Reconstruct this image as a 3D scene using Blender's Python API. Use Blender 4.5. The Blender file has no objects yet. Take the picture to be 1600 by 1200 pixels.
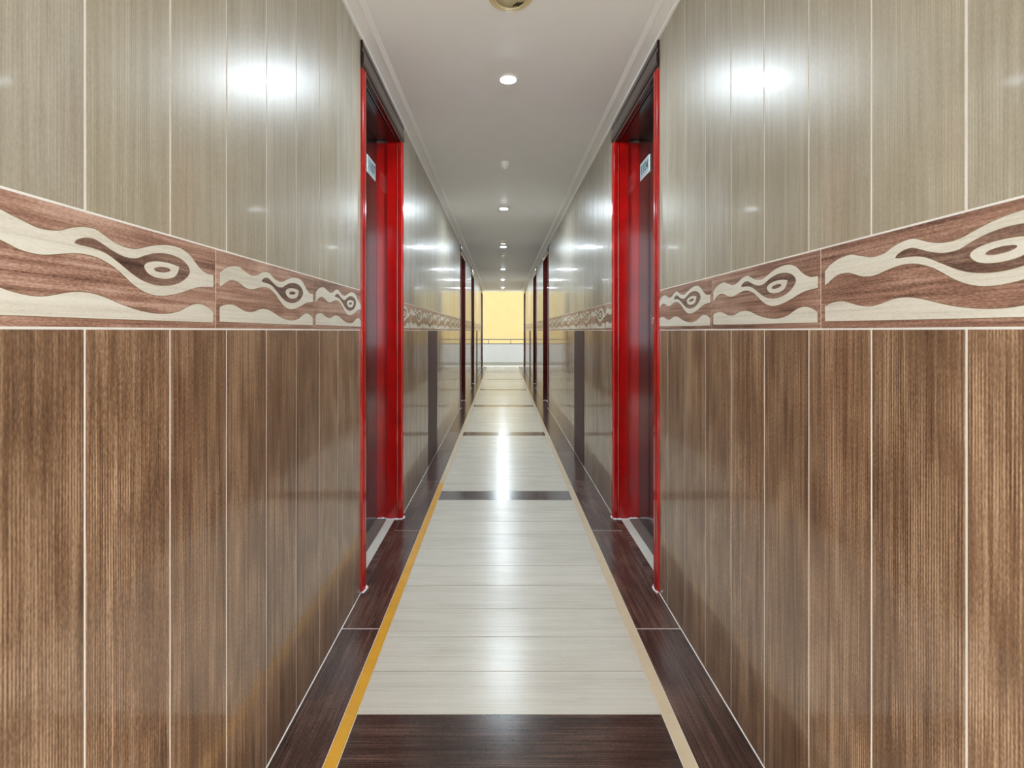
import bpy, bmesh, math, random
from mathutils import Vector
from mathutils.geometry import tessellate_polygon

random.seed(7)
C = bpy.context.scene.collection
SC = bpy.context.scene

# ------------------------------------------------------------------ camera
FPX, VPX, VPY, EYE = 780.0, 784.5, 517.0, 1.2
cam = bpy.data.cameras.new('camera')
cam.sensor_fit = 'HORIZONTAL'; cam.sensor_width = 36.0
cam.lens = 36.0 * FPX / 1600.0
cam.shift_x = (800 - VPX) / 1600.0
cam.shift_y = -(600 - VPY) / 1600.0
cam.clip_start = 0.02; cam.clip_end = 200
camo = bpy.data.objects.new('camera', cam); C.objects.link(camo)
camo.location = (0, 0, EYE); camo.rotation_euler = (math.pi / 2, 0, 0)
SC.camera = camo

# ------------------------------------------------------------------ world and exposure
LAMP = 880.0          # radiance of one downlight lens
SKY = 3.4
SUN = 5.0
w = bpy.data.worlds.new('sky'); SC.world = w; w.use_nodes = True
bg = w.node_tree.nodes['Background']
bg.inputs[0].default_value = (0.86, 0.94, 1.0, 1); bg.inputs[1].default_value = SKY
sun = bpy.data.lights.new('sun', 'SUN'); sun.energy = SUN; sun.angle = 0.01; sun.color = (1.0, 0.96, 0.9)
suno = bpy.data.objects.new('sun', sun); C.objects.link(suno)
suno.rotation_euler = (math.radians(32), 0, 0); suno.location = (0, -6, 9)
SC.view_settings.view_transform = 'Standard'
SC.view_settings.look = 'None'
SC.view_settings.gamma = 1.0
SC.view_settings.use_curve_mapping = False
SC.view_settings.exposure = 1.12
SC.cycles.max_bounces = 14; SC.cycles.diffuse_bounces = 8; SC.cycles.glossy_bounces = 8
SC.cycles.use_denoising = True
SC.cycles.sample_clamp_indirect = 6.0

# ------------------------------------------------------------------ measures (metres)
XL, XR = -0.647, 0.720            # tile faces of the two walls
Y0, Y1 = -0.6, 16.9               # corridor from behind the camera to the far end
ZC = 2.56                         # ceiling
ZB0, ZB1 = 1.204, 1.386           # patterned band
ZT = 2.54                         # top of wall tiles
P0, PD = 0.7745, 0.199            # plank joints along the wall
BL, BJ = 0.588, 1.128             # band tile length, one joint
DOORS = [2.285, 7.72, 10.45, 15.45]
DW = 0.955                        # door width over the casings
PANELS = [(4.38, 4.97), (12.55, 13.1)]
G = 0.0038                        # grout width

# ------------------------------------------------------------------ helpers
def lin(c):
    return tuple(((v / 255) / 12.92 if v / 255 <= 0.04045 else ((v / 255 + 0.055) / 1.055) ** 2.4) for v in c) + (1,)

def link(o, parent=None):
    C.objects.link(o)
    if parent: o.parent = parent
    return o

def mesh_from_bm(bm, name, mat, smooth=False):
    bmesh.ops.recalc_face_normals(bm, faces=bm.faces[:])
    me = bpy.data.meshes.new(name); bm.to_mesh(me); bm.free()
    if mat: me.materials.append(mat)
    if smooth:
        for p in me.polygons: p.use_smooth = True
    return me

def obj(name, me, parent=None, loc=(0, 0, 0), rotz=0.0):
    o = bpy.data.objects.new(name, me); link(o, parent)
    o.location = loc; o.rotation_euler = (0, 0, rotz)
    return o

def empty(name, loc=(0, 0, 0), rotz=0.0):
    o = bpy.data.objects.new(name, None); link(o)
    o.location = loc; o.rotation_euler = (0, 0, rotz); o.empty_display_size = 0.1
    return o

def tag(o, label=None, cat=None, group=None, kind=None):
    if label: o['label'] = label
    if cat: o['category'] = cat
    if group: o['group'] = group
    if kind: o['kind'] = kind
    return o

def add_box(bm, a, b):
    vs = [bm.verts.new((x, y, z)) for x in (a[0], b[0]) for y in (a[1], b[1]) for z in (a[2], b[2])]
    for f in ((0, 1, 3, 2), (4, 6, 7, 5), (0, 4, 5, 1), (2, 3, 7, 6), (0, 2, 6, 4), (1, 5, 7, 3)):
        bm.faces.new([vs[i] for i in f])

def box_mesh(name, a, b, mat, bev=0.0):
    bm = bmesh.new(); add_box(bm, a, b)
    if bev: bmesh.ops.bevel(bm, geom=bm.edges[:], offset=bev, segments=1, affect='EDGES')
    return mesh_from_bm(bm, name, mat)

def prism_mesh(name, pts, fn, h0, h1, mat):
    """closed polygon pts (a,b) extruded from h0 to h1; fn(a,b,h)->xyz"""
    bm = bmesh.new()
    A = [bm.verts.new(fn(a, b, h0)) for a, b in pts]; B = [bm.verts.new(fn(a, b, h1)) for a, b in pts]
    n = len(pts)
    for i in range(n): bm.faces.new((A[i], A[(i + 1) % n], B[(i + 1) % n], B[i]))
    for t in tessellate_polygon([[Vector((a, b, 0)) for a, b in pts]]):
        bm.faces.new([A[i] for i in t]); bm.faces.new([B[i] for i in t])
    return mesh_from_bm(bm, name, mat)

def lathe_mesh(name, prof, mat, n=40, smooth=True):
    """prof: (r, z) list, spun about z"""
    bm = bmesh.new(); rings = []
    for r, z in prof:
        if r < 1e-6: rings.append([bm.verts.new((0, 0, z))])
        else: rings.append([bm.verts.new((r * math.cos(2 * math.pi * k / n), r * math.sin(2 * math.pi * k / n), z)) for k in range(n)])
    for A, B in zip(rings, rings[1:]):
        for k in range(n):
            k2 = (k + 1) % n
            f = [A[k % len(A)], A[k2 % len(A)], B[k2 % len(B)], B[k % len(B)]]
            u = []
            for v in f:
                if v not in u: u.append(v)
            if len(u) > 2: bm.faces.new(u)
    return mesh_from_bm(bm, name, mat, smooth)

def tube_mesh(name, pts, rad, mat, n=8, jit=0.0, flat=1.0):
    bm = bmesh.new(); rings = []
    for i, p in enumerate(pts):
        p = Vector(p)
        t = (Vector(pts[min(i + 1, len(pts) - 1)]) - Vector(pts[max(i - 1, 0)])).normalized()
        up = Vector((0, 0, 1)) if abs(t.z) < 0.9 else Vector((1, 0, 0))
        s = t.cross(up).normalized(); u = s.cross(t)
        r = rad * (1 + jit * random.uniform(-1, 1))
        rings.append([bm.verts.new(p + s * r * math.cos(2 * math.pi * k / n) + u * r * flat * math.sin(2 * math.pi * k / n)) for k in range(n)])
    for A, B in zip(rings, rings[1:]):
        for k in range(n): bm.faces.new((A[k], A[(k + 1) % n], B[(k + 1) % n], B[k]))
    bm.faces.new(rings[0]); bm.faces.new(rings[-1])
    return mesh_from_bm(bm, name, mat, True)

# ------------------------------------------------------------------ materials
def base_mat(name):
    m = bpy.data.materials.new(name); m.use_nodes = True
    return m, m.node_tree.nodes, m.node_tree.links, m.node_tree.nodes['Principled BSDF']

def plain(name, rgb, rough=0.5, spec=0.5, metal=0.0, coat=0.0, noise=0.0, nscale=30, bump=0.0):
    m, N, L, P = base_mat(name)
    P.inputs['Base Color'].default_value = lin(rgb); P.inputs['Roughness'].default_value = rough
    P.inputs['Specular IOR Level'].default_value = spec; P.inputs['Metallic'].default_value = metal
    P.inputs['Coat Weight'].default_value = coat; P.inputs['Coat Roughness'].default_value = 0.05
    if noise or bump:
        tc = N.new('ShaderNodeTexCoord'); no = N.new('ShaderNodeTexNoise')
        no.inputs['Scale'].default_value = nscale; no.inputs['Detail'].default_value = 4
        L.new(tc.outputs['Object'], no.inputs['Vector'])
        if noise:
            mx = N.new('ShaderNodeMix'); mx.data_type = 'RGBA'
            mx.inputs['A'].default_value = lin([max(0, v * (1 - noise)) for v in rgb])
            mx.inputs['B'].default_value = lin([min(255, v * (1 + noise)) for v in rgb])
            L.new(no.outputs['Fac'], mx.inputs['Factor']); L.new(mx.outputs['Result'], P.inputs['Base Color'])
        if bump:
            b = N.new('ShaderNodeBump'); b.inputs['Strength'].default_value = bump; b.inputs['Distance'].default_value = 0.003
            L.new(no.outputs['Fac'], b.inputs['Height']); L.new(b.outputs['Normal'], P.inputs['Normal'])
    return m

def wood(name, dark, mid, light, axis, rough=0.25, bump=0.15, fine=130.0, vary=0.12, contrast=1.0, lines=0.35, bdist=0.0008, spec=0.5, tint=None, coat=0.0):
    """printed wood-look porcelain: grain runs along `axis` of the plank's own space; every plank differs"""
    m, N, L, P = base_mat(name)
    tc = N.new('ShaderNodeTexCoord'); oi = N.new('ShaderNodeObjectInfo')
    off = N.new('ShaderNodeVectorMath'); off.operation = 'SCALE'
    cx = N.new('ShaderNodeCombineXYZ'); cx.inputs[0].default_value = 37.1; cx.inputs[1].default_value = 11.7; cx.inputs[2].default_value = 23.3
    L.new(cx.outputs[0], off.inputs[0]); L.new(oi.outputs['Random'], off.inputs['Scale'])
    add = N.new('ShaderNodeVectorMath'); L.new(tc.outputs['Object'], add.inputs[0]); L.new(off.outputs[0], add.inputs[1])
    def mapped(al, ac):
        mp = N.new('ShaderNodeMapping'); s = [ac, ac, ac]; s[axis] = al
        mp.inputs['Scale'].default_value = s; L.new(add.outputs[0], mp.inputs['Vector']); return mp.outputs[0]
    def noise(vec, detail, dist=0.0, rg=0.5):
        n = N.new('ShaderNodeTexNoise'); n.inputs['Scale'].default_value = 1.0; n.inputs['Detail'].default_value = detail
        n.inputs['Distortion'].default_value = dist; n.inputs['Roughness'].default_value = rg
        L.new(vec, n.inputs['Vector']); return n.outputs['Fac']
    def math_(op, a, b, clamp=False):
        n = N.new('ShaderNodeMath'); n.operation = op; n.use_clamp = clamp
        for i, v in enumerate((a, b)):
            if isinstance(v, (int, float)): n.inputs[i].default_value = v
            else: L.new(v, n.inputs[i])
        return n.outputs[0]
    g1 = noise(mapped(3.0, fine), 5.0, 0.3, 0.6)          # fine fibres
    g2 = noise(mapped(1.3, 22.0), 4.0, 0.8)               # broad streaks
    g3 = noise(mapped(5.0, 9.0), 3.0, 0.4)                # clouds
    g4 = noise(mapped(140.0, 420.0), 2.0)                 # pores
    # growth-ring lines, present only in some bands of a plank
    wv = N.new('ShaderNodeTexWave'); wv.wave_type = 'BANDS'; wv.bands_direction = 'XYZ'[1 if axis == 0 else 0]
    wv.inputs['Scale'].default_value = 58.0; wv.inputs['Distortion'].default_value = 5.0
    wv.inputs['Detail'].default_value = 2.5; wv.inputs['Detail Scale'].default_value = 0.6
    mp = N.new('ShaderNodeMapping'); s = [1.0, 1.0, 1.0]; s[axis] = 0.035
    mp.inputs['Scale'].default_value = s; L.new(add.outputs[0], mp.inputs['Vector']); L.new(mp.outputs[0], wv.inputs['Vector'])
    mask = math_('MULTIPLY', math_('SUBTRACT', g3, 0.42, True), 3.5, True)
    ln = math_('MULTIPLY', math_('SUBTRACT', wv.outputs['Fac'], 0.5), math_('MULTIPLY', mask, lines))
    a = math_('ADD', math_('MULTIPLY', math_('SUBTRACT', g1, 0.5), 1.0 * contrast), math_('MULTIPLY', math_('SUBTRACT', g2, 0.5), 0.55 * contrast))
    a = math_('ADD', a, math_('MULTIPLY', math_('SUBTRACT', g3, 0.5), 0.5 * contrast))
    a = math_('ADD', a, math_('MULTIPLY', math_('SUBTRACT', g4, 0.5), 0.55 * contrast))
    a = math_('ADD', a, ln)
    a = math_('ADD', a, 0.5, False)
    r = N.new('ShaderNodeValToRGB'); L.new(a, r.inputs[0])
    r.color_ramp.elements[0].position = 0.12; r.color_ramp.elements[0].color = lin(dark)
    r.color_ramp.elements[1].position = 0.88; r.color_ramp.elements[1].color = lin(light)
    e = r.color_ramp.elements.new(0.5); e.color = lin(mid)
    hs = N.new('ShaderNodeHueSaturation'); L.new(r.outputs[0], hs.inputs['Color'])
    mr = N.new('ShaderNodeMapRange'); L.new(oi.outputs['Random'], mr.inputs[0]); mr.inputs[3].default_value = 1 - vary; mr.inputs[4].default_value = 1 + vary
    L.new(mr.outputs[0], hs.inputs['Value'])
    out = hs.outputs[0]
    if tint:
        t2 = N.new('ShaderNodeMix'); t2.data_type = 'RGBA'; t2.blend_type = 'MULTIPLY'
        wn = N.new('ShaderNodeTexWhiteNoise'); wn.noise_dimensions = '1D'; L.new(oi.outputs['Random'], wn.inputs['W'])
        L.new(wn.outputs['Value'], t2.inputs['Factor']); L.new(out, t2.inputs['A']); t2.inputs['B'].default_value = tint + (1,)
        out = t2.outputs['Result']
    L.new(out, P.inputs['Base Color'])
    P.inputs['Roughness'].default_value = rough; P.inputs['Specular IOR Level'].default_value = spec
    P.inputs['Coat Weight'].default_value = coat; P.inputs['Coat Roughness'].default_value = 0.06
    b = N.new('ShaderNodeBump'); b.inputs['Strength'].default_value = bump; b.inputs['Distance'].default_value = bdist
    L.new(a, b.inputs['Height']); L.new(b.outputs['Normal'], P.inputs['Normal'])
    return m

M = {}
M['lower'] = wood('brown_wood_tile', (68, 46, 32), (127, 97, 73), (186, 154, 124), 2, rough=0.30, coat=0.6, bump=0.14, contrast=1.0, lines=0.5)
M['upper'] = wood('pale_wood_tile', (128, 116, 100), (161, 153, 139), (188, 182, 170), 2, rough=0.36, spec=0.2, coat=0.65, bump=0.06, contrast=0.62, lines=0.25, vary=0.05, tint=(1.0, 0.955, 0.84))
M['band'] = wood('reddish_wood_tile', (84, 56, 44), (152, 114, 96), (196, 164, 146), 0, rough=0.3, bump=0.15, contrast=1.25, lines=0.2, vary=0.06)
M['cream'] = wood('cream_inlay', (186, 176, 160), (212, 206, 192), (226, 222, 212), 0, rough=0.3, bump=0.1, contrast=0.7, lines=0.05, vary=0.0)
M['drop'] = wood('dark_inlay', (62, 42, 34), (112, 84, 72), (160, 130, 112), 0, rough=0.3, bump=0.15, contrast=1.2, lines=0.3, vary=0.0)
M['contour'] = plain('olive_contour', (128, 108, 78), 0.4)
M['floor'] = wood('cream_floor_tile', (164, 154, 138), (196, 189, 175), (212, 207, 197), 0, rough=0.25, bump=0.05, spec=0.32, contrast=0.55, lines=0.1, vary=0.03)
M['dark'] = wood('dark_floor_tile', (30, 20, 16), (60, 44, 38), (108, 84, 73), 0, rough=0.2, bump=0.12, contrast=0.9, lines=0.4, vary=0.06)
M['border'] = wood('dark_border_tile', (34, 22, 19), (72, 50, 43), (122, 92, 80), 1, rough=0.2, bump=0.12, contrast=0.9, lines=0.5, vary=0.06)
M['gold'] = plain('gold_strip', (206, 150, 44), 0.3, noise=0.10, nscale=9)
M['tan'] = plain('tan_strip', (196, 176, 146), 0.3, noise=0.06, nscale=14)
M['grout'] = plain('white_grout', (226, 222, 216), 0.8, 0.2, noise=0.05, nscale=25)
M['fgrout'] = plain('floor_grout', (136, 124, 108), 0.8, 0.2)
M['dgrout'] = plain('pale_floor_grout', (216, 208, 200), 0.8, 0.2)
M['ceil'] = plain('ceiling_paint', (247, 247, 248), 0.55, 0.35, noise=0.012, nscale=6)
M['cornice'] = plain('cornice_paint', (244, 243, 242), 0.5, 0.35)
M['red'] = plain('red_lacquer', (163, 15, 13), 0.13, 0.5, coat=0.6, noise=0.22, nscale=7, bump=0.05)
M['header'] = plain('black_red_lacquer', (34, 10, 10), 0.2, 0.5, coat=0.3, noise=0.2, nscale=7)
M['red_shade'] = plain('shaded_red_lacquer', (78, 24, 20), 0.13, 0.5, coat=0.6, noise=0.22, nscale=7)  # far door jambs: their dimmer light painted as a darker red
M['leaf'] = plain('dark_lacquer', (44, 32, 29), 0.16, 0.5, coat=0.3, noise=0.2, nscale=18)
M['panel'] = plain('matt_brown_panel', (86, 66, 62), 0.55, 0.3, noise=0.12, nscale=60)
M['marble'] = plain('pale_stone', (206, 202, 192), 0.3, noise=0.03, nscale=30)
M['sill'] = plain('grey_stone', (110, 100, 92), 0.25, noise=0.08, nscale=30)
M['caulk'] = plain('white_caulk', (222, 218, 224), 0.8, 0.2, noise=0.06, nscale=60, bump=0.4)
M['plate'] = plain('pale_blue_plate', (150, 178, 182), 0.3)
M['rim'] = plain('white_plate_rim', (216, 222, 220), 0.3)
M['ink'] = plain('black_digits', (14, 34, 38), 0.4)
M['steel'] = plain('brushed_steel', (208, 206, 200), 0.3, metal=0.9)
M['white'] = plain('white_plastic', (236, 234, 230), 0.35)
M['beige'] = plain('beige_metal', (214, 200, 158), 0.4, noise=0.08, nscale=120)
M['beigemesh'] = plain('beige_mesh', (192, 180, 148), 0.6, noise=0.35, nscale=420, bump=0.5)
M['slot'] = plain('black_slot', (34, 28, 20), 0.6)
M['yellow'] = plain('yellow_stucco', (116, 101, 68), 0.9, 0.1, noise=0.04, nscale=2.2, bump=0.2)
M['parapet'] = plain('pale_grey_plaster', (104, 104, 100), 0.8, 0.2, noise=0.04, nscale=9)
M['rail'] = plain('dark_rail', (14, 12, 8), 0.5, metal=0.0)
M['landing'] = plain('olive_landing', (64, 62, 48), 0.6, noise=0.06, nscale=20)
M['concrete'] = plain('concrete_ground', (150, 148, 140), 0.9, 0.1, noise=0.08, nscale=2)

m, N, L, P = base_mat('lamp_glow')
P.inputs['Base Color'].default_value = (1, 1, 1, 1)
P.inputs['Emission Color'].default_value = (0.79, 0.92, 1.0, 1); P.inputs['Emission Strength'].default_value = LAMP
M['glow'] = m

# ceiling: faint waviness of the boards
nt = M['ceil'].node_tree; P = nt.nodes['Principled BSDF']
tc = nt.nodes.new('ShaderNodeTexCoord'); mp = nt.nodes.new('ShaderNodeMapping'); mp.inputs['Scale'].default_value = (0.5, 2.2, 1)
no = nt.nodes.new('ShaderNodeTexNoise'); no.inputs['Scale'].default_value = 1.0; no.inputs['Detail'].default_value = 2
bp = nt.nodes.new('ShaderNodeBump'); bp.inputs['Strength'].default_value = 0.4; bp.inputs['Distance'].default_value = 0.012
nt.links.new(tc.outputs['Object'], mp.inputs[0]); nt.links.new(mp.outputs[0], no.inputs['Vector'])
nt.links.new(no.outputs['Fac'], bp.inputs['Height']); nt.links.new(bp.outputs['Normal'], P.inputs['Normal'])

# ------------------------------------------------------------------ walls
def cut(a, b, holes):
    """pieces of [a,b] left after removing the holes"""
    out = [(a, b)]
    for h0, h1 in holes:
        nx = []
        for s, e in out:
            if h1 <= s or h0 >= e: nx.append((s, e))
            else:
                if h0 > s: nx.append((s, h0))
                if h1 < e: nx.append((h1, e))
        out = nx
    return [(s, e) for s, e in out if e - s > 0.012]

door_holes = [(d, d + DW) for d in DOORS]
TH = 0.008
mesh_cache = {}
def plank_mesh(kind, wid, hgt, mat):
    key = (kind, round(wid, 4), round(hgt, 4))
    if key not in mesh_cache:
        mesh_cache[key] = box_mesh(kind, (0, 0, 0), (wid, TH, hgt), mat, 0.0007)
    return mesh_cache[key]

# the wave-and-drop design, traced in the tile's own plane: u along 0..BL, v up 0..band height
def uv(zx, zy):
    px = 330 + zx / 8.571; py = 380 + zy / 8.571
    Z = 505.0 / (VPX - px)
    return ((Z - BJ) * 0.985, (EYE + (VPY - py) * Z / FPX) - ZB0)

def smooth_closed(pts, corners=()):
    out = []; n = len(pts)
    for i in range(n):
        p0, p1, p2, p3 = (Vector(pts[(i + k - 1) % n]) for k in range(4))
        out.append(tuple(p1))
        if i in corners or (i + 1) % n in corners:
            if i in corners and (i + 1) % n in corners: continue
            for t in (0.5,): out.append(tuple(p1.lerp(p2, t)))
            continue
        for t in (1 / 3, 2 / 3):
            q = 0.5 * ((2 * p1) + (-p0 + p2) * t + (2 * p0 - 5 * p1 + 4 * p2 - p3) * t * t + (-p0 + 3 * p1 - 3 * p2 + p3) * t ** 3)
            out.append(tuple(q))
    return out

RT = [(108,395),(160,350),(230,315),(300,308),(370,318),(420,355),(470,390),(520,425),(570,437),(620,430),(670,400),(720,387),(770,395),(810,435),(860,485),(915,515),(965,517),(1020,490),(1080,468),(1140,465),(1195,485),(1240,535),(1270,595),(1300,645),(1335,680),(1370,687)]
RB = [(1370,790),(1320,792),(1270,805),(1210,840),(1150,870),(1090,885),(1040,880),(990,850),(940,795),(900,735),(860,680),(820,640),(780,610),(730,592),(680,590),(620,602),(560,617),(510,615),(450,590),(400,550),(350,515),(290,497),(240,500),(190,525),(145,560),(108,578)]
DR = [(678,510),(690,490),(725,470),(765,475),(800,505),(850,555),(905,592),(960,597),(1000,570),(1050,545),(1100,538),(1150,550),(1195,580),(1225,625),(1235,675),(1215,725),(1175,770),(1120,795),(1060,795),(1000,770),(950,725),(905,670),(865,620),(830,580),(790,550),(740,530),(700,520)]
EY = [(998,660),(1010,625),(1050,607),(1100,607),(1150,622),(1178,640),(1170,685),(1150,725),(1110,743),(1060,738),(1020,710)]
PU = [(1088 + 42 * math.cos(k * math.pi / 6), 670 + 22 * math.sin(k * math.pi / 6)) for k in range(12)]
LW = [(108,855),(160,830),(230,820),(300,828),(360,860),(420,895),(480,918),(540,925),(600,908),(650,888),(700,880),(760,890),(820,920),(880,960),(940,995),(1000,1020),(1060,1033),(1120,1032),(1180,1010),(1220,975),(1260,948),(1300,945),(1340,970),(1368,1005),(1368,1100),(800,1080),(108,1050)]
INLAYS = []
for nm, pts, cor, lift, mt in (
        ('wave_inlay', RT + RB, (0, 25, 26, 51), 0.0005, 'cream'),
        ('wave_inlay', LW, (0, 23, 24, 25, 26), 0.0005, 'cream'),
        ('drop_inlay', DR, (0,), 0.0009, 'drop'),
        ('eye_inlay', EY, (5,), 0.0013, 'cream'),
        ('pupil_inlay', PU, (), 0.0017, 'drop')):
    P2 = smooth_closed([uv(*p) for p in pts], cor)
    n = len(P2); ar = sum(P2[i][0] * P2[(i + 1) % n][1] - P2[(i + 1) % n][0] * P2[i][1] for i in range(n)); sg = 1 if ar > 0 else -1
    OUT = []
    for i in range(n):                                   # the thin olive contour drawn round each shape
        a, b = Vector(P2[i - 1]), Vector(P2[(i + 1) % n]); t = (b - a).normalized()
        OUT.append((P2[i][0] + sg * t.y * 0.0011, P2[i][1] - sg * t.x * 0.0011))
    if nm != 'pupil_inlay': INLAYS.append(('inlay_contour', OUT, lift - 0.0002, M['contour']))
    INLAYS.append((nm, P2, lift, M[mt]))

def inlay_meshes(u0, u1):
    """inlay meshes of a band tile, clipped to u0..u1 of the full tile"""
    key = ('inlay', round(u0, 3), round(u1, 3))
    if key in mesh_cache: return mesh_cache[key]
    res = []
    for nm, pts, lift, mt in INLAYS:
        q = pts
        for lim, sgn in ((u0 + 0.001, 1), (u1 - 0.001, -1)):
            o = []
            for i in range(len(q)):
                a, b = q[i], q[(i + 1) % len(q)]
                ia, ib = sgn * (a[0] - lim) >= 0, sgn * (b[0] - lim) >= 0
                if ia: o.append(a)
                if ia != ib:
                    t = (lim - a[0]) / (b[0] - a[0]); o.append((lim, a[1] + t * (b[1] - a[1])))
            q = o
            if len(q) < 3: break
        if len(q) < 3: continue
        res.append((nm, prism_mesh(nm, [(x - u0, y) for x, y in q], lambda a, b, h: (a, h, b), -lift, 0.002, mt)))
    mesh_cache[key] = res
    return res

def build_wall(side):
    s = -1 if side == 'left' else 1
    X = XL if side == 'left' else XR
    rot = math.pi / 2 if s < 0 else -math.pi / 2
    bm = bmesh.new()
    xb0, xb1 = sorted((X + s * 0.0008, X + s * 0.26))
    for a, b in cut(Y0, Y1, door_holes): add_box(bm, (xb0, a, -0.02), (xb1, b, ZC))
    for a, b in door_holes: add_box(bm, (xb0, a, ZT - 0.004), (xb1, b, ZC))
    wall = obj('wall_' + side, mesh_from_bm(bm, 'wall_' + side, M['grout']))
    tag(wall, 'corridor wall on the %s clad in pale planks above, patterned band and brown planks below' % side, 'wall', kind='structure')
    def put(name, me, a, b, z):
        return obj(name, me, wall, (X, a if s < 0 else b, z), rot)
    k = int((Y0 - P0) / PD) - 1
    while P0 + k * PD < Y1:
        a, b = P0 + k * PD, P0 + (k + 1) * PD
        for lo, nm, z0, z1, holes in ((True, 'brown_wall_plank', 0.004, ZB0 - G / 2, door_holes + PANELS), (False, 'pale_wall_plank', ZB1 + G / 2, ZT - 0.003, door_holes)):
            for p, q in cut(max(a, Y0), min(b, Y1), holes):
                p += G / 2; q -= G / 2
                put(nm, plank_mesh(nm, q - p, z1 - z0, M['lower' if lo else 'upper']), p, q, z0)
        k += 1
    k = int((Y0 - BJ) / BL) - 1
    while BJ + k * BL < Y1:
        # the drop's eye points away from the camera on the left wall, towards it on the right wall
        j0 = BJ + k * BL
        for p, q in cut(max(j0, Y0), min(j0 + BL, Y1), door_holes):
            p2, q2 = p + 0.001, q - 0.001
            t = put('band_tile', plank_mesh('band_tile', q2 - p2, ZB1 - ZB0 - G, M['band']), p2, q2, ZB0 + G / 2)
            u0, u1 = (p - j0, q - j0) if s < 0 else (j0 + BL - q, j0 + BL - p)
            for nm, me in inlay_meshes(u0, u1):
                i = obj(nm, me, t, (0, 0, -G / 2))
        k += 1
    return wall
wall_left = build_wall('left')
wall_right = build_wall('right')

# ------------------------------------------------------------------ floor
bm = bmesh.new(); add_box(bm, (XL - 0.0011, Y0, -0.12), (XR + 0.0011, Y1, -0.0012))
floor = obj('floor', mesh_from_bm(bm, 'floor', M['dgrout']))
tag(floor, 'corridor floor of cream planks with dark cross bands, dark borders and thin strips', 'floor', kind='structure')
FX0, FX1 = -0.454, 0.499
fm = {}
def fbox(kind, sx, sy, mat):
    key = (kind, round(sx, 4), round(sy, 4), mat)
    if key not in fm: fm[key] = box_mesh(kind, (0, 0, -0.008), (sx, sy, 0), M[mat], 0.0006)
    return fm[key]
FP = 0.198
obj('grout_bed', box_mesh('grout_bed', (FX0, Y0, -0.004), (FX1, Y1, -0.0009), M['fgrout']), floor)
k = -9
while True:
    a = 1.3646 + k * FP
    if a > Y1 - 0.05: break
    dark = (k % 11 == 0)
    g = 0.0032
    b = min(a + FP, Y1)
    obj('dark_floor_plank' if dark else 'cream_floor_plank', fbox('floor_plank', FX1 - FX0 - 0.002, b - a - g, 'dark' if dark else 'floor'), floor, (FX0 + 0.001, a + g / 2, 0))
    k += 1
for x0, x1 in ((XL + 0.002, -0.4955), (0.541, XR - 0.002)):
    k = -4
    while 2.012 + k * 0.9905 < Y1:
        a = max(2.012 + k * 0.9905, Y0); b = min(2.012 + (k + 1) * 0.9905, Y1)
        if b - a > 0.02: obj('border_plank', fbox('border_plank', x1 - x0, b - a - 0.005, 'border'), floor, (x0, a + 0.0025, 0))
        k += 1
for x0, x1, left in ((-0.4935, -0.4555, True), (0.501, 0.5395, False)):
    k = -3
    while k * 1.188 + 1.5626 < Y1:
        a = max(1.5626 + k * 1.188, Y0); b = min(1.5626 + (k + 1) * 1.188, Y1)
        gold = left and a < 3.5  # left strip turns tan farther off: a pale reflection put into its colour
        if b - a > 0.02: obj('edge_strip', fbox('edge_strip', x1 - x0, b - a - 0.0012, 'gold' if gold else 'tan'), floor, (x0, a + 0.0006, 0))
        k += 1

# grout lines where the floor meets the walls
for side, X, s in (('left', XL, 1), ('right', XR, -1)):
    for a, b in cut(Y0, Y1, door_holes):
        x0, x1 = sorted((X - s * 0.0008, X + s * 0.0020))
        obj('grout_line', box_mesh('grout_line', (x0, a, -0.004), (x1, b, 0.0015), M['grout']), floor)

# ------------------------------------------------------------------ ceiling and cornices
cl = obj('ceiling', box_mesh('ceiling', (XL - 0.26, Y0, ZC), (XR + 0.26, 17.35, ZC + 0.18), M['ceil']))
tag(cl, 'plain white plaster ceiling of the corridor', 'ceiling', kind='structure')
CP = [(0, 2.536), (0.013, 2.5385), (0.0155, 2.546), (0.060, 2.5525), (0.062, 2.5505), (0.066, 2.5515), (0.080, 2.5568), (0.085, 2.5585), (0.086, 2.56), (0, 2.56)]
for n, X, s, nm in ((1, XL, 1, 'left'), (2, XR, -1, 'right')):
    o = obj('trim_%d' % n, prism_mesh('cornice', CP, lambda a, b, h, X=X, s=s: (X - s * 0.004 + s * a, h, b), Y0, 17.3, M['cornice']))
    tag(o, 'white stepped plaster cornice along the top of the %s wall' % nm, 'trim', kind='structure')

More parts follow.
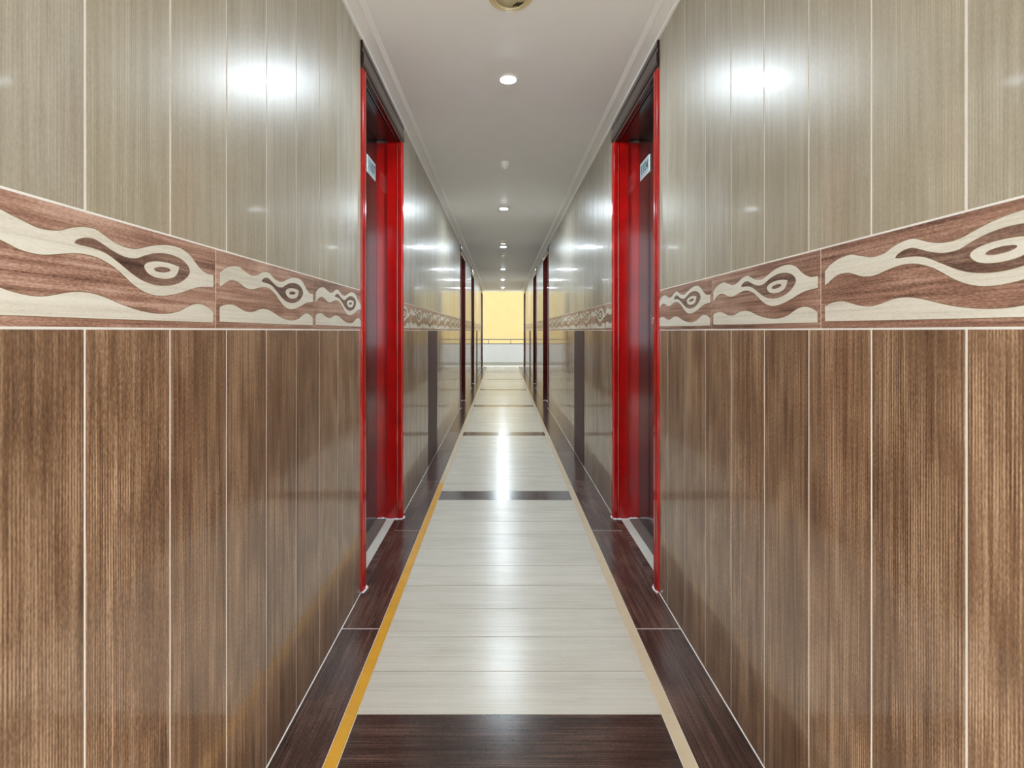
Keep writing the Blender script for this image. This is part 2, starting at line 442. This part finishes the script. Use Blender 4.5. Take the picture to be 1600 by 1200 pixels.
# ------------------------------------------------------------------ doors
JP = [(-0.008, 0.056), (-0.011, 0.050), (-0.011, 0.044), (-0.007, 0.041), (-0.007, 0.034), (-0.013, 0.030), (-0.013, 0.014), (-0.010, 0.008),
      (-0.004, 0.006), (-0.004, 0.0), (0.012, 0.0), (0.013, 0.010), (0.016, 0.010), (0.017, 0.002), (0.023, 0.0), (0.024, 0.012), (0.028, 0.012), (0.029, 0.0), (0.086, 0.0), (0.086, 0.032), (0.090, 0.032), (0.090, 0.014), (0.20, 0.014), (0.20, 0.056)]
HT = 2.404
CW = 0.0575                      # casing width beside the opening
HP = [(d, t * (ZT - 0.005 - HT) / 0.056 if t > 0.0051 and d < 0.02 else t) for d, t in JP[:-1]] + [(0.20, 0.12)]
def text_mesh(s, size, mat):
    cu = bpy.data.curves.new('digits', 'FONT'); cu.body = s; cu.size = size; cu.align_x = 'CENTER'; cu.align_y = 'CENTER'; cu.extrude = 0.0004
    cu.resolution_u = 3
    o = bpy.data.objects.new('digits', cu); C.objects.link(o)
    bpy.context.view_layer.update()
    me = bpy.data.meshes.new_from_object(o.evaluated_get(bpy.context.evaluated_depsgraph_get()))
    bpy.data.objects.remove(o); bpy.data.curves.remove(cu)
    me.materials.clear(); me.materials.append(mat)
    for v in me.vertices: x, y, z = v.co; v.co = (x, -z, y)      # stand up, facing -y
    return me

def build_door(n, side, y0, number, label):
    """local space: x along the wall seen from the corridor, y into the wall, z up"""
    s = -1 if side == 'left' else 1
    X = XL if side == 'left' else XR
    rot = math.pi / 2 if s < 0 else -math.pi / 2
    D = empty('door_%d' % n, (X, y0 if s < 0 else y0 + DW, 0), rot)
    tag(D, label, 'door', kind='structure')
    a, b = CW, DW - CW                                    # opening
    obj('jamb', prism_mesh('jamb', JP, lambda d, t, h: (a - t, d, h), 0.001, HT + 0.0, M['red' if y0 < 4 else 'red_shade']), D)
    obj('jamb', prism_mesh('jamb', JP, lambda d, t, h: (b + t, d, h), 0.001, HT + 0.0, M['red' if y0 < 4 else 'red_shade']), D)
    obj('header', prism_mesh('header', HP, lambda d, t, h: (h, d, HT + t), 0.0015, DW - 0.0015, M['header']), D)
    leaf = obj('leaf', box_mesh('leaf', (a - 0.012, 0.155, 0.006), (b + 0.012, 0.195, HT + 0.012), M['leaf'], 0.001), D)
    # far end of the opening along local x: left wall -> +x is away from the camera
    def lx(Yd, w0=0.0): return (Yd - y0) if s < 0 else (y0 + DW - Yd)
    off = y0 - DOORS[0]
    c = lx(3.047 + off)
    pl = obj('number_plate', box_mesh('number_plate', (c - 0.0975, 0.1495, 2.142), (c + 0.0975, 0.1552, 2.246), M['rim'], 0.0008), D)
    obj('plate_face', box_mesh('plate_face', (c - 0.090, 0.1485, 2.150), (c + 0.090, 0.1500, 2.238), M['plate']), pl)
    if number:
        obj('digits', text_mesh(number, 0.078, M['ink']), pl, (c, 0.1482, 2.194))
    if side == 'right':
        h = lx(2.882 + off)
        lk = obj('lock_plate', box_mesh('lock_plate', (h - 0.017, 0.147, 1.238), (h + 0.017, 0.1555, 1.276), M['steel'], 0.003), D)
    obj('marble_sill', box_mesh('marble_sill', (a + 0.001, 0.038, -0.02), (b - 0.001, 0.088, 0.0015), M['marble'], 0.0008), D)
    obj('inner_sill', box_mesh('inner_sill', (a - 0.013, 0.0885, -0.02), (b + 0.013, 0.20, 0.0008), M['sill']), D)
    obj('outer_sill', box_mesh('outer_sill', (a + 0.001, -0.0015, -0.02), (b - 0.001, 0.0375, 0.0004), M['border']), D)
    # rough white caulk round the foot of each jamb
    for q in (-1, 1):
        e = a if q < 0 else b
        raw = [(e + q * 0.058, -0.006), (e + q * 0.035, -0.016), (e + q * 0.008, -0.016), (e - q * 0.004, -0.006), (e - q * 0.004, 0.03), (e - q * 0.004, 0.086), (e + q * 0.010, 0.094), (e + q * 0.010, 0.150)]
        pts = []
        for (x0, d0), (x1, d1) in zip(raw, raw[1:]):
            nseg = max(2, int(math.hypot(x1 - x0, d1 - d0) / 0.008))
            for i in range(nseg):
                t = i / nseg
                pts.append((x0 + (x1 - x0) * t + random.uniform(-.0015, .0015), d0 + (d1 - d0) * t + random.uniform(-.0015, .0015), 0.002))
        pts.append(raw[-1] + (0.002,))
        obj('caulk', tube_mesh('caulk', pts, 0.0058, M['caulk'], 7, 0.45, 0.75), D)
    return D
ordn = ['nearest', 'second', 'third', 'farthest']
n = 0
for i, y in enumerate(DOORS):
    for side in ('left', 'right'):
        n += 1
        num = {0: {'left': '1107', 'right': '1104'}}.get(i, {}).get(side)
        tail = (' with number plate %s' % num) if num else ''
        build_door(n, side, y, num, '%s door along the %s wall, dark leaf in a red lacquered frame%s' % (ordn[i], side, tail))

# ------------------------------------------------------------------ matt access panels in the lower wall
for i, (a, b) in enumerate(PANELS):
    for side, X, s in (('left', XL, -1), ('right', XR, 1)):
        t = empty('access_panel', (X, a if s < 0 else b, 0), math.pi / 2 if s < 0 else -math.pi / 2)
        tag(t, 'matt dark brown access panel in the %s wall, %s' % (side, ('between its nearest and second doors', 'between its third and farthest doors')[i]), 'panel', 'dark access panels')
        wd = b - a
        obj('frame', box_mesh('frame', (0.002, -0.0015, 0.004), (wd - 0.002, 0.001, ZB0 - 0.002), M['panel'], 0.0005), t)
        obj('door', box_mesh('door', (0.014, -0.0035, 0.016), (wd - 0.014, -0.0012, ZB0 - 0.014), M['panel'], 0.0005), t)

# ------------------------------------------------------------------ ceiling fittings
ring = lathe_mesh('trim_ring', [(0.0408, 0.0), (0.0410, -0.0105), (0.0425, -0.0110), (0.046, -0.0085), (0.049, 0.0)], M['white'])
lens = lathe_mesh('lens', [(0.0405, -0.004), (0.0395, -0.008), (0.034, -0.0105), (0.025, -0.0125), (0.013, -0.0137), (0.0, -0.0140)], M['glow'])
names = ['nearest lit round downlight, beyond the beige ceiling vent', 'second lit round downlight from the camera, alone on plain ceiling',
         'third lit round downlight, between the two small far ceiling discs', 'fourth lit round downlight from the camera',
         'fifth lit round downlight, second from the far end', 'farthest lit round downlight, closest to the yellow end wall']
for y, lab in zip((2.686, 5.53, 8.04, 10.94, 13.2, 15.65), names):
    t = empty('downlight', (0.033 if y < 3 else 0.02, y, ZC))
    tag(t, lab, 'ceiling light', 'lit ceiling downlights')
    obj('trim_ring', ring, t); obj('lens', lens, t)

t = empty('ceiling_vent', (0.035, 2.03, ZC)); tag(t, 'round beige ceiling vent with ringed rim at the top edge', 'vent')
obj('rim', lathe_mesh('rim', [(0.090, 0.0), (0.090, -0.004), (0.084, -0.010), (0.078, -0.0095), (0.076, -0.007), (0.072, -0.007), (0.070, -0.011), (0.064, -0.012), (0.061, -0.008), (0.061, 0.0)], M['beige']), t)
obj('mesh', lathe_mesh('mesh', [(0.062, -0.002), (0.062, -0.007), (0.03, -0.008), (0.0, -0.0082)], M['beigemesh']), t)
for dx in (0.012, 0.022, 0.032):
    sl = box_mesh('slot', (-0.0022, -0.016, -0.0095), (0.0022, 0.016, -0.0072), M['slot'])
    o = obj('slot', sl, t, (dx + 0.008, 0.036, 0)); o.rotation_euler = (0, 0, 0.7)
obj('clip', box_mesh('clip', (-0.010, 0.0895, -0.004), (0.010, 0.0935, 0.0), M['white'], 0.0008), t)

disc = lathe_mesh('body', [(0.088, 0.0), (0.088, -0.010), (0.080, -0.018), (0.0, -0.020)], M['white'])
dcap = lathe_mesh('cap', [(0.060, -0.019), (0.058, -0.026), (0.0, -0.028)], M['beige'])
for y, lab in ((7.60, 'small round ceiling disc just before the third downlight'), (8.80, 'small round ceiling disc just beyond the third downlight')):
    t = empty('ceiling_disc', (0.015, y, ZC)); tag(t, lab, 'detector', 'small far ceiling discs')
    obj('body', disc, t); obj('cap', dcap, t)
t = empty('ceiling_dome', (0.023, 4.02, ZC)); tag(t, 'small pale dome on the ceiling between first and second downlights', 'sensor')  # plain pale dome below the ceiling, purpose unknown
obj('base', lathe_mesh('base', [(0.036, 0.0), (0.036, -0.004), (0.034, -0.006), (0.0, -0.006)], M['white'], 28), t)
obj('dome', lathe_mesh('dome', [(0.0335, -0.005), (0.034, -0.02), (0.031, -0.036), (0.024, -0.047), (0.013, -0.054), (0.0, -0.056)], M['white'], 28), t)

# ------------------------------------------------------------------ the far end: landing, parapet, rail, yellow wall
o = obj('trim_3', box_mesh('threshold', (XL, Y1 - 0.16, -0.1), (XR, Y1 + 0.22, 0.006), M['marble'], 0.002)); tag(o, 'pale threshold strip across the far end of the corridor floor', 'threshold', kind='structure')
o = obj('floor_landing', box_mesh('floor_landing', (-3.2, Y1 + 0.22, -0.2), (3.2, 19.1, 0.0), M['landing'])); tag(o, 'olive grey landing floor beyond the end of the corridor', 'floor', kind='structure')
o = obj('wall_parapet', box_mesh('wall_parapet', (-3.2, 19.1, -0.2), (3.2, 19.22, 0.685), M['parapet'], 0.004)); tag(o, 'low pale grey parapet wall at the end of the corridor', 'wall', kind='structure')
R = empty('railing', (0, 19.16, 0.685)); tag(R, 'thin dark railing along the top of the pale parapet', 'railing')
def bar(nm, p, q, r): return obj(nm, tube_mesh(nm, [p, q], r, M['rail'], 10), R)
bar('rail', (-3.2, 0, 0.19), (3.2, 0, 0.19), 0.02)
bar('rail', (-3.2, 0, 0.016), (3.2, 0, 0.022), 0.02)
for x in [-2.9 + 0.85 * k - 0.165 for k in range(8)]: bar('post', (x, 0, 0.01), (x, 0, 0.19), 0.012)
o = obj('wall_far', box_mesh('wall_far', (-9, 24.0, -4), (9, 24.3, 9), M['yellow'])); tag(o, 'bright yellow stucco wall seen beyond the railing', 'wall', kind='structure')

# ------------------------------------------------------------------ behind the camera: open end, unseen landing added to bounce daylight inside
o = obj('floor_ground', box_mesh('floor_ground', (-40, -40, -4.2), (40, 60, -4.0), M['concrete'])); tag(o, 'concrete ground outside the building', 'ground', kind='structure')
o = obj('wall_rear_added', box_mesh('wall_rear_added', (-3.2, -3.3, -0.2), (3.2, -3.18, 0.9), M['parapet'], 0.004)); tag(o, 'unseen low parapet added behind the near end of the corridor', 'wall', kind='structure')
o = obj('floor_bounce', box_mesh('floor_bounce', (-3.2, -3.18, -0.2), (3.2, Y0, 0.0), M['marble'])); tag(o, 'unseen landing floor added behind the near end of the corridor to bounce daylight', 'floor', kind='structure')
